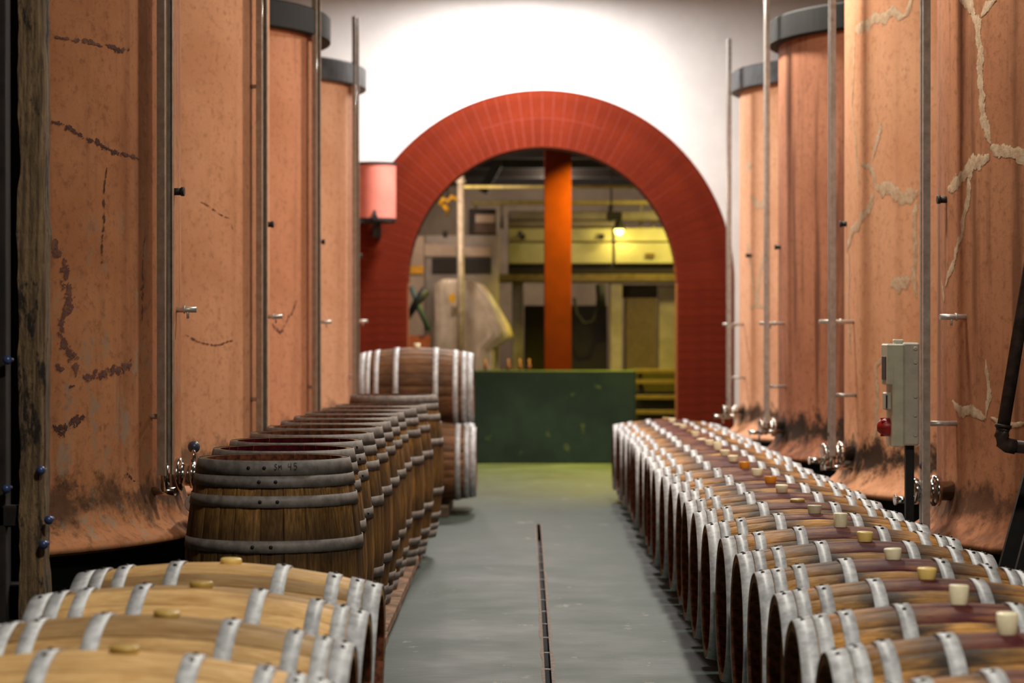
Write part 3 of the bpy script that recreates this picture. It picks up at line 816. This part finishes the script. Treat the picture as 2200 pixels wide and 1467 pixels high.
# ------------------------------------------------------------------ things by the tanks
# electric box on a black post
def electric_box():
    y = 11.2; p = at(1953, 955, y); r = empty('electric_box', (p.x, y, 0))
    box = simple('box_grey', srgb(196, 190, 174), 0.5, 0, 0.06); lid = simple('lid_grey', srgb(204, 202, 178), 0.5, 0, 0.06)
    redm = simple('plug_red', srgb(150, 26, 24), 0.4, 0, 0.15)
    H = lambda py: EYE - (py-VY)/F*y
    X = lambda px: (px-VX)/F*y - p.x
    MB().box((0, 0, H(955)/2), (0.038, 0.05, H(955)), bevel=0.003).build('post', M['black'], r)
    z0, z1 = H(955), H(735)
    MB().box(((X(1936)+X(1970))/2, 0.03, (z0+z1)/2), (X(1970)-X(1936), 0.19, z1-z0), bevel=0.008).build('housing', box, r)
    c = MB().box(((X(1912)+X(1937))/2, 0.03, (H(958)+H(738))/2), (X(1937)-X(1912), 0.2, H(738)-H(958)), bevel=0.006).build('cover', lid, r)
    MB().box(((X(1901)+X(1915))/2, 0.03, (H(826)+H(738))/2), (X(1915)-X(1901), 0.19, H(738)-H(826)), bevel=0.006).build('breaker_housing', lid, r)
    MB().box((X(1901), 0.03, (H(815)+H(765))/2), (0.006, 0.12, H(765)-H(815)), bevel=0.001).build('breaker_window', M['black_iron'], r)
    MB().box(((X(1900)+X(1918))/2, 0.03, (H(880)+H(842))/2), (X(1918)-X(1900), 0.09, H(842)-H(880)), bevel=0.006).build('socket_lid', box, r)
    MB().box((X(1903), -0.018, (H(876)+H(848))/2), (0.006, 0.012, H(848)-H(876))).build('lid_hinge', M['black_iron'], r)
    pl = MB().lathe([(0.0001, -0.05), (0.02, -0.048), (0.036, -0.03), (0.042, -0.01), (0.040, 0.02), (0.034, 0.045), (0.0001, 0.046)], 18, (X(1908), 0.02, H(917)), axis='X').build('plug', redm, r)
    for k in range(8):
        t = 2*PI*k/8
        MB().box((X(1908)-0.004, 0.02+0.039*math.cos(t), H(917)+0.039*math.sin(t)), (0.06, 0.007, 0.007)).build('grip_rib', redm, pl)
    for pz in (748, 777, 850, 890, 932):
        MB().lathe([(0.006, 0.0), (0.009, -0.001), (0.009, -0.004), (0.006, -0.005), (0.0001, -0.003)], 12, (X(1961), -0.066, H(pz)), axis='Y').build('screw', box, r)
    MB().box((X(1930), 0.02, H(733)), (0.045, 0.05, 0.02), bevel=0.004).build('cable_gland', box, r)
    tag(r, 'grey electric box with a red plug on a black post, beside the tanks', 'electric box')
electric_box()

# stair with a pipe handrail at the right edge
def stair():
    y = 10.0; r = empty('metal_stair', (at(2185, 0, y).x, y, 0)); ox = r.location.x
    iron = simple('dark_rail_iron', srgb(74, 58, 52), 0.55, 0.4, 0.25, 20)
    def P(px, py, dy=0): q = at(px, py, y); return (q.x-ox, dy, q.z)
    MB().tube(P(2153, 925), P(2265, 235), 0.027, 16).build('handrail', iron, r)
    e = MB().path([P(2154, 918), P(2151, 935), P(2154, 949), P(2164, 956), P(2180, 959)], 0.032, 14).build('elbow', iron, r)
    MB().tube(P(2154, 918), P(2155, 911), 0.035, 16).build('collar', iron, e)
    MB().tube(P(2176, 958), P(2480, 985), 0.026, 16).build('lower_rail', iron, r)
    a, b = Vector(P(2168, 1290)), Vector(P(2275, 890))
    b = a + (b-a)*1.6; d = b-a; ang = math.atan2(d.x, d.z)
    Rm = Matrix.Rotation(ang, 3, 'Y')
    for dy in (0.02, 0.34):
        MB().box((a+b)/2 + Vector((0.05, dy, 0)), (0.11, 0.035, d.length), Rm).build('stringer', M['black_iron'], r)
    for k in range(4):
        q = a + d*(0.14+0.22*k)
        MB().box((q.x+0.16, 0.18, q.z), (0.17, 0.3, 0.03), bevel=0.004).build('tread', M['black_iron'], r)
    MB().tube(P(2330, 972), (Vector(P(2330, 972)).x, 0.02, 0.62), 0.02).build('rail_post', iron, r)
    MB().box((a.x+0.06, 0.18, a.z/2-0.02), (0.07, 0.36, max(0.1, a.z+.06)), bevel=0.004).build('foot_frame', M['black_iron'], r)
    tag(r, 'dark iron stair with a sloping pipe handrail at the right edge', 'stair')
stair()

# weathered timber frame at the left edge, wood coloured dark for its shade
def timber_frame():
    y = 8.4; r = empty('timber_rack', (at(72, 0, y).x, y, 0)); ox = r.location.x
    n = Nodes('weathered_timber'); v = n.coord()
    g = n.noise(n.scaled(v, (1, 1, 0.06)), 60, 5, 0.7); b = n.noise(n.scaled(v, (1, 1, 0.3)), 14, 6, 0.75)
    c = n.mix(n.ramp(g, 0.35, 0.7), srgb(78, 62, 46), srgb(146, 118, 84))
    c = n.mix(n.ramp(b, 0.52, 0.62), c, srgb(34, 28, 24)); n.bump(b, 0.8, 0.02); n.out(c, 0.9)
    dark = simple('shaded_timber', srgb(34, 26, 22), 0.85, 0, 0.4, 8)  # near-black colour stands in for the shade on the rear timbers
    # post with a worn, uneven arris
    vs, fs = [], []; rnd = random.Random(4); N = 70
    for i in range(N+1):
        z = 3.6*i/N; q = lambda s: mnoise.noise((z*4.0, s*7.3, 0.0))*0.010 + rnd.uniform(-.003, .003)
        for x, yy, s in ((-.043, -.05, 1), (.028, -.055, 2), (.045, -.035, 3), (.046, .05, 4), (-.043, .05, 5)):
            vs.append((x+q(s), yy+q(s+10), z))
    for i in range(N):
        for k in range(5): fs.append([5*i+k, 5*i+(k+1) % 5, 5*i+5+(k+1) % 5, 5*i+5+k])
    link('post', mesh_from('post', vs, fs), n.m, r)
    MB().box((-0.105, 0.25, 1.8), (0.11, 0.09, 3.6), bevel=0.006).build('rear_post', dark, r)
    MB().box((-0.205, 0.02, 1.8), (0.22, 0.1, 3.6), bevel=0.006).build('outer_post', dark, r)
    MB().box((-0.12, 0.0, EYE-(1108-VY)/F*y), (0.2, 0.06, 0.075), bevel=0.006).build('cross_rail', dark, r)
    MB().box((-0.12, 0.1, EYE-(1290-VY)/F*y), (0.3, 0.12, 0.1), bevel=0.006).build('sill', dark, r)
    blue = simple('blue_bolt', srgb(66, 82, 128), 0.35, 0.3)
    for px, py in ((15, 773), (12, 1050), (86, 1010), (103, 1117), (92, 1170)):
        q = at(px, py, y-.07)
        MB().sphere((q.x-ox, -0.07, q.z), 0.016).tube((q.x-ox, -0.07, q.z), (q.x-ox, 0.0, q.z), 0.008, 8).build('bolt', blue, r)
    tag(r, 'weathered dark timber post frame with blue bolts at the left edge', 'rack')
timber_frame()

# pink drum on a bracket on the left of the arch
def wall_drum():
    y = 25.16; c = at(808, 412, y); r = empty('wall_drum', (c.x, y, c.z))
    pink = simple('pink_enamel', srgb(226, 132, 118), 0.5, 0, 0.06, 6)
    hh, rr = 0.29, 0.208
    MB().lathe([(rr, -hh), (rr, hh)], 40).lathe([(0.0001, -hh), (rr, -hh)], 40, smooth=False).lathe([(rr, hh), (0.0001, hh)], 40, smooth=False).build('drum_body', pink, r)
    for z in (-hh, hh):
        MB().lathe([(rr-.004, z-.014), (rr+.008, z-.014), (rr+.008, z+.014), (rr-.004, z+.014)], 40, smooth=False).build('rim', M['black'], r)
    MB().box((0.0, 0.0, -hh-.02), (0.36, 0.36, 0.022), bevel=0.003).build('tray', M['black'], r)
    MB().box((0.0, 0.16, -hh-.1), (0.07, 0.33, 0.16), bevel=0.004).build('bracket', M['black'], r)
    MB().tube((0, -rr-.01, -hh+.09), (0, -rr-.01, -hh-.06), 0.018, 10).tube((0, -rr-.04, -hh+.02), (0, -rr+.02, -hh+.02), 0.03, 12).build('tap', M['black'], r)
    tag(r, 'pink cylindrical drum with black rims hung on the wall left of the arch', 'drum')
wall_drum()

# ------------------------------------------------------------------ the room beyond the arch
ZP = 27.5
def parapet():
    n = Nodes('chipped_green_paint'); v = n.coord()
    a = n.noise(v, 2.2, 5); c = n.mix(n.ramp(a, 0.35, 0.7), srgb(27, 42, 33), srgb(38, 54, 41))
    f = n.noise(v, 5.5, 5, 0.6)
    c = n.mix(n.math('MULTIPLY', n.ramp(f, 0.65, 0.72), 0.8), c, srgb(84, 96, 48)); n.out(c, 0.7, 0, 0.2)
    x0, x1 = at(940, 0, ZP).x, at(1366, 0, ZP).x; h = at(0, 795, ZP).z
    o = MB().box(((x0+x1)/2, ZP+.1, h/2), (x1-x0, 0.2, h), bevel=0.012).build('parapet', n.m)
    tag(o, 'low dark green painted parapet wall inside the red arch', 'wall')
    x = 1000
    rust = simple('rust_peg', srgb(140, 86, 70), 0.6, 0, 0.2)
    for i, px in enumerate((1043, 1092, 1117, 1137)):
        p = at(px, 790, ZP+.08)
        b = MB().lathe([(0.0001, 0.0), (0.02, 0.0), (0.02, 0.06), (0.009, 0.085), (0.009, 0.125), (0.0001, 0.127)], 12).build('small_bottle', rust)
        b.location = (p.x, ZP+.08, h)
        tag(b, '%s small reddish-brown bottle from the left on the green parapet' % ORD[i], 'bottle', 'small bottles on the parapet')
parapet()

def back_room():
    bw = simple('far_plaster', srgb(186, 166, 150), 0.9, 0, 0.1, 2)
    struct(link('wall_far', mesh_from('wall_far', [(XL, 36, 0), (XR, 36, 0), (XR, 36, 4.6), (XL, 36, 4.6)], [[0, 1, 2, 3]]), bw))
    ce = struct(link('ceiling_beyond', mesh_from('ceiling_beyond', [(XL, YW+.4, 3.8), (XL, 36, 3.8), (XR, 36, 3.8), (XR, YW+.4, 3.8)], [[0, 1, 2, 3]]), bw))
    bd = simple('dark_beam', srgb(26, 20, 18), 0.8)
    for y in (29.4, 31.2, 33.1, 34.9):
        MB().box((0.2, y, 3.70), (9, 0.16, 0.2)).build('roof_beam', bd, ce)
    a, b = at(1075, 342, 31), at(1036, 412, 31)
    d = b-a
    br = MB().box((a+b)/2, (0.12, 0.12, d.length), Matrix.Rotation(math.atan2(d.x, d.z), 3, 'Y')).build('roof_brace', bd, ce)
    # red post behind the parapet
    y = 27.95; red = simple('orange_red_paint', srgb(88, 29, 9), 0.8, 0, 0.08, 5)
    red.node_tree.nodes['Principled BSDF'].inputs['Specular IOR Level'].default_value = 0.12
    p = at(1198, 0, y)
    o = MB().box((p.x, y, 1.9), (58*y/F, 0.2, 3.78), bevel=0.008).build('square_post', red)
    tag(o, 'square orange-red post standing in the middle of the arch', 'post')
    # steel pole with a rail
    y = 28.6; st = simple('pole_grey', srgb(176, 160, 140), 0.5, 0.3)
    r = empty('pole', (at(990, 0, y).x, y, 0)); top = at(0, 392, y).z
    MB().tube((0, 0, 0), (0, 0, top), 0.042, 16).build('shaft', st, r)
    MB().tube((0, 0, top), (0, 0, top+.03), 0.06, 16).sphere((0, 0, top+.06), 0.045).build('finial', st, r)
    MB().tube((0.03, 0, top-.05), (at(1420, 0, y).x-r.location.x, 0, top-.05), 0.02, 10).build('rail', simple('rail_yellow', srgb(178, 160, 92), 0.5), r)
    tag(r, 'slim grey pole with a thin rail, left inside the arch', 'pole')
    # press: long pale hood on a frame
    y = 31.2; s = y/F
    X = lambda px: (px-VX)*s
    H = lambda py: EYE-(py-VY)*s
    cream = simple('cream_enamel', srgb(206, 198, 150), 0.45, 0, 0.06, 4); grey = simple('machine_grey', srgb(150, 138, 128), 0.5, 0.2, 0.1, 6)
    olive = simple('olive_steel', srgb(132, 112, 66), 0.55, 0.2, 0.15, 8); dk = simple('machine_dark', srgb(40, 32, 28), 0.7)
    r = empty('wine_press', (X(1270), y, 0)); ox = r.location.x
    def bx(name, x0, x1, y0, y1, dep, mat, par=None, dy=0.0, bev=0.01):
        return MB().box(((X(x0)+X(x1))/2-ox, dy, (H(y0)+H(y1))/2), (X(x1)-X(x0), dep, H(y0)-H(y1)), bevel=bev).build(name, mat, par or r)
    for x0, x1 in ((1092, 1170), (1172, 1312), (1318, 1460), (1464, 1540)):
        bx('hood_panel', x0, x1, 524, 568, 0.9, cream)
        bx('upper_panel', x0, x1, 492, 520, 0.7, cream)
    bx('lid', 1092, 1540, 455, 475, 0.5, grey, bev=0.02)
    bx('lid_panel', 1092, 1320, 476, 489, 0.55, grey)
    bx('upper_rail', 1012, 1398, 431, 441, 0.06, simple('rail_cream', srgb(190, 170, 110), 0.5), dy=-.1)
    for px in (1020, 1075, 1372, 1398): bx('rail_post', px, px+7, 441, 492, 0.05, grey, dy=-.1)
    bx('trough', 1092, 1540, 569, 589, 0.8, dk)
    bx('base_beam', 1072, 1540, 590, 606, 0.85, olive)
    bx('leg', 1308, 1334, 606, 961, 0.2, grey, dy=-.3); bx('leg', 1100, 1124, 606, 961, 0.2, grey, dy=.1)
    bx('leg', 1500, 1526, 606, 961, 0.2, grey, dy=-.3)
    bx('side_panel', 1412, 1470, 612, 961, 0.1, grey, dy=-.2)
    bx('cabinet', 1342, 1408, 640, 961, 0.4, simple('cabinet_brown', srgb(92, 74, 58), 0.7), dy=-.1)
    bx('under_panel', 1126, 1306, 655, 961, 0.06, dk, dy=.25)  # dark sheet added to give the shade beneath the press
    bx('under_panel', 1336, 1410, 612, 640, 0.3, dk, dy=-.1)
    for px in (1118, 1286): bx('latch', px, px+10, 505, 516, 0.05, dk, dy=-.38, bev=0.003)
    bx('name_plate', 1383, 1402, 546, 556, 0.02, olive, dy=-.46, bev=0.002)
    hose = [(X(1232)-ox, -.5, H(640)), (X(1236)-ox, -.5, H(672)), (X(1252)-ox, -.5, H(695)), (X(1272)-ox, -.5, H(690)), (X(1281)-ox, -.5, H(660)), (X(1284)-ox, -.5, H(625))]
    MB().path(hose, 0.022, 8).build('hose', M['black'], r)
    MB().tube((X(1286)-ox, -.5, H(612)), (X(1290)-ox, -.5, H(660)), 0.06, 10).build('hose_pump', M['black'], r)
    tag(r, 'long cream wine press on grey legs behind the green parapet', 'press')
    # flood lamp
    p = at(1330, 492, y-.6)
    fl = empty('flood_lamp', p)
    MB().lathe([(0.02, 0.12), (0.05, 0.1), (0.075, 0.0), (0.0001, 0.0)], 16).build('shade', dk, fl)
    em = Nodes('lamp_bulb'); em.b.inputs['Emission Color'].default_value = (1, 0.8, 0.2, 1); em.b.inputs['Emission Strength'].default_value = 6; em.out((1, .9, .5, 1), .4)
    MB().sphere((0, 0, -0.015), 0.06).build('bulb', em.m, fl)
    MB().box((-0.06, 0.0, 0.17), (0.2, 0.06, 0.1), bevel=0.01).tube((-.12, 0, .1), (-.1, 0, .3), .03).tube((-.1, 0, .25), (-.1, 0, 3.8-p.z), .012).build('arm', dk, fl)
    pl = bpy.data.lights.new('point_light', 'POINT'); pl.energy = 6; pl.color = (1, .8, .2); pl.shadow_soft_size = .06
    po = bpy.data.objects.new('point_light', pl); COL.objects.link(po); po.parent = fl; po.location = (0.02, -0.05, -0.12)
    tag(fl, 'small glowing yellow flood lamp before the cream press', 'lamp')
    # control cabinet on the left
    y = 30.0; s = y/F
    r = empty('control_cabinet', (X(998), y, 0)); ox = r.location.x
    dl = simple('cabinet_pale', srgb(188, 164, 144), 0.5, 0.1, 0.08, 5)
    bx('body', 915, 1072, 506, 971, 0.6, grey); bx('top_box', 1008, 1066, 450, 505, 0.4, dk)
    bx('screen', 1022, 1063, 462, 480, 0.03, dl, dy=-.21, bev=.003); bx('keypad', 1020, 1066, 482, 502, 0.03, simple('brown_panel', srgb(96, 72, 56), .6), dy=-.21, bev=.003)
    bx('pale_panel', 914, 982, 526, 552, 0.04, dl, dy=-.31, bev=.004); bx('pale_panel', 984, 1054, 532, 552, 0.04, dl, dy=-.31, bev=.004)
    bx('dark_window', 930, 1056, 555, 588, 0.04, dk, dy=-.31, bev=.004)
    bx('warning_plate', 880, 912, 572, 589, 0.02, simple('warning_yellow', srgb(238, 172, 30), .5), dy=-.33, bev=.002)
    bx('side_box', 866, 914, 508, 971, 0.4, dl, dy=-.1)
    for px in (953, 1112): bx('knob', px, px+10, 498, 510, 0.05, dk, dy=-.31, bev=.004)
    tag(r, 'grey control cabinet with a dark window and yellow plate, left beyond the arch', 'cabinet')
    # yellow strap hoist
    y = 29.4; s = y/F; r = empty('chain_hoist', (X(962), y, H(440))); ox = r.location.x
    yl = simple('hoist_yellow', srgb(246, 180, 24), .45)
    def pz(px, py): return (X(px)-ox, 0, H(py)-r.location.z)
    MB().path([pz(945, 440), pz(952, 426), pz(962, 432), pz(970, 422), pz(982, 428)], 0.028, 8).build('strap', yl, r)
    MB().path([pz(952, 440), pz(962, 450), pz(960, 462)], 0.034, 8).build('hook', yl, r)
    MB().tube(pz(962, 428), (X(962)-ox, 0, 3.8-r.location.z), 0.008, 6).build('chain', dk, r)
    tag(r, 'yellow strap hoist hanging left of the grey pole', 'hoist')
    # load wrapped in plastic film
    y = 29.25; s = y/F; r = empty('wrapped_load', (X(1005), y, 0)); ox = r.location.x
    pf = simple('cloudy_film', srgb(216, 198, 178), 0.35, 0, 0.12, 5)
    key = [(928, 971, 1062), (928, 748, 1062), (929, 722, 1100), (930, 700, 1094), (930, 660, 1074), (930, 632, 1058), (934, 611, 1040), (950, 600, 1008)]
    sil = []
    for (a0, h0, b0), (a1, h1, b1) in zip(key, key[1:]):
        m = max(1, int((h0-h1)/9))
        sil += [(a0+(a1-a0)*q/m, h0+(h1-h0)*q/m, b0+(b1-b0)*q/m) for q in range(m)]
    sil.append(key[-1])
    vs, fs = [], []; n = 56
    for i, (x0, yy, x1) in enumerate(sil):
        cxx = (X(x0)+X(x1))/2-ox; hw = (X(x1)-X(x0))/2
        for k in range(n):
            t = 2*PI*k/n; e = lambda q: math.copysign(abs(q)**0.55, q)
            f = mnoise.noise((math.cos(t)*2.6, math.sin(t)*2.6, i*0.10))*0.16 + (abs(mnoise.noise((math.cos(t)*6, math.sin(t)*6, i*0.06)))-.25)*0.12
            vs.append((cxx + hw*e(math.cos(t))*(1+f*.4), 0.36*e(math.sin(t))*(1+f), H(yy)))
    for i in range(len(sil)-1):
        for k in range(n): fs.append([i*n+k, i*n+(k+1) % n, (i+1)*n+(k+1) % n, (i+1)*n+k])
    fs.append([(len(sil)-1)*n+k for k in range(n)])
    link('film', mesh_from('film', vs, fs, True), pf, r)
    MB().box((X(974)-ox, -0.47, H(641)), (0.07, 0.012, 0.1)).build('sticker', yl, r)
    MB().box((X(1000)-ox, 0, 0.06), (1.0, 0.8, 0.12), bevel=.01).build('pallet_base', pal_mat, r)
    tag(r, 'bulky load wrapped in cloudy plastic film left of the red post', 'wrapped load')
    # crossed dark tools
    y = 28.4; s = y/F; r = empty('crossed_tools', (X(897), y, 0)); ox = r.location.x
    bl = simple('tool_blue_black', srgb(28, 36, 46), .5, .2)
    MB().path([pz2(X, H, ox, 884, 615), pz2(X, H, ox, 902, 665), pz2(X, H, ox, 922, 710)], 0.03, 8).build('blue_bar', simple('tool_slate', srgb(58, 80, 92), .5, .2), r)
    MB().path([pz2(X, H, ox, 916, 622), pz2(X, H, ox, 896, 648), pz2(X, H, ox, 874, 685)], [0.06, 0.05, 0.03], 8).build('black_bar', bl, r)
    MB().box((0.02, 0.06, H(720)/2), (0.25, 0.08, H(720))).build('stand', simple('stand_red', srgb(150, 74, 56), .6), r)
    tag(r, 'crossed dark tools on a reddish stand at the left jamb of the arch', 'tools')
    # slatted rack right of the parapet
    y = 28.6; s = y/F; r = empty('slatted_rack', (X(1425), y, 0)); ox = r.location.x
    rk = simple('rack_wood', srgb(84, 66, 40), 0.7)
    for py in (797, 820, 853, 885): bx('slat', 1362, 1500, py-5, py+4, 0.12, rk, bev=.004)
    bx('upright', 1492, 1502, 780, 960, 0.1, dk); bx('upright', 1372, 1380, 800, 960, 0.1, dk, dy=.08)
    bx('back_board', 1350, 1510, 792, 970, 0.03, dk, dy=.2)
    tag(r, 'low slatted wooden rack at the right jamb of the arch', 'rack')
def pz2(X, H, ox, px, py): return (X(px)-ox, 0, H(py))
back_room()
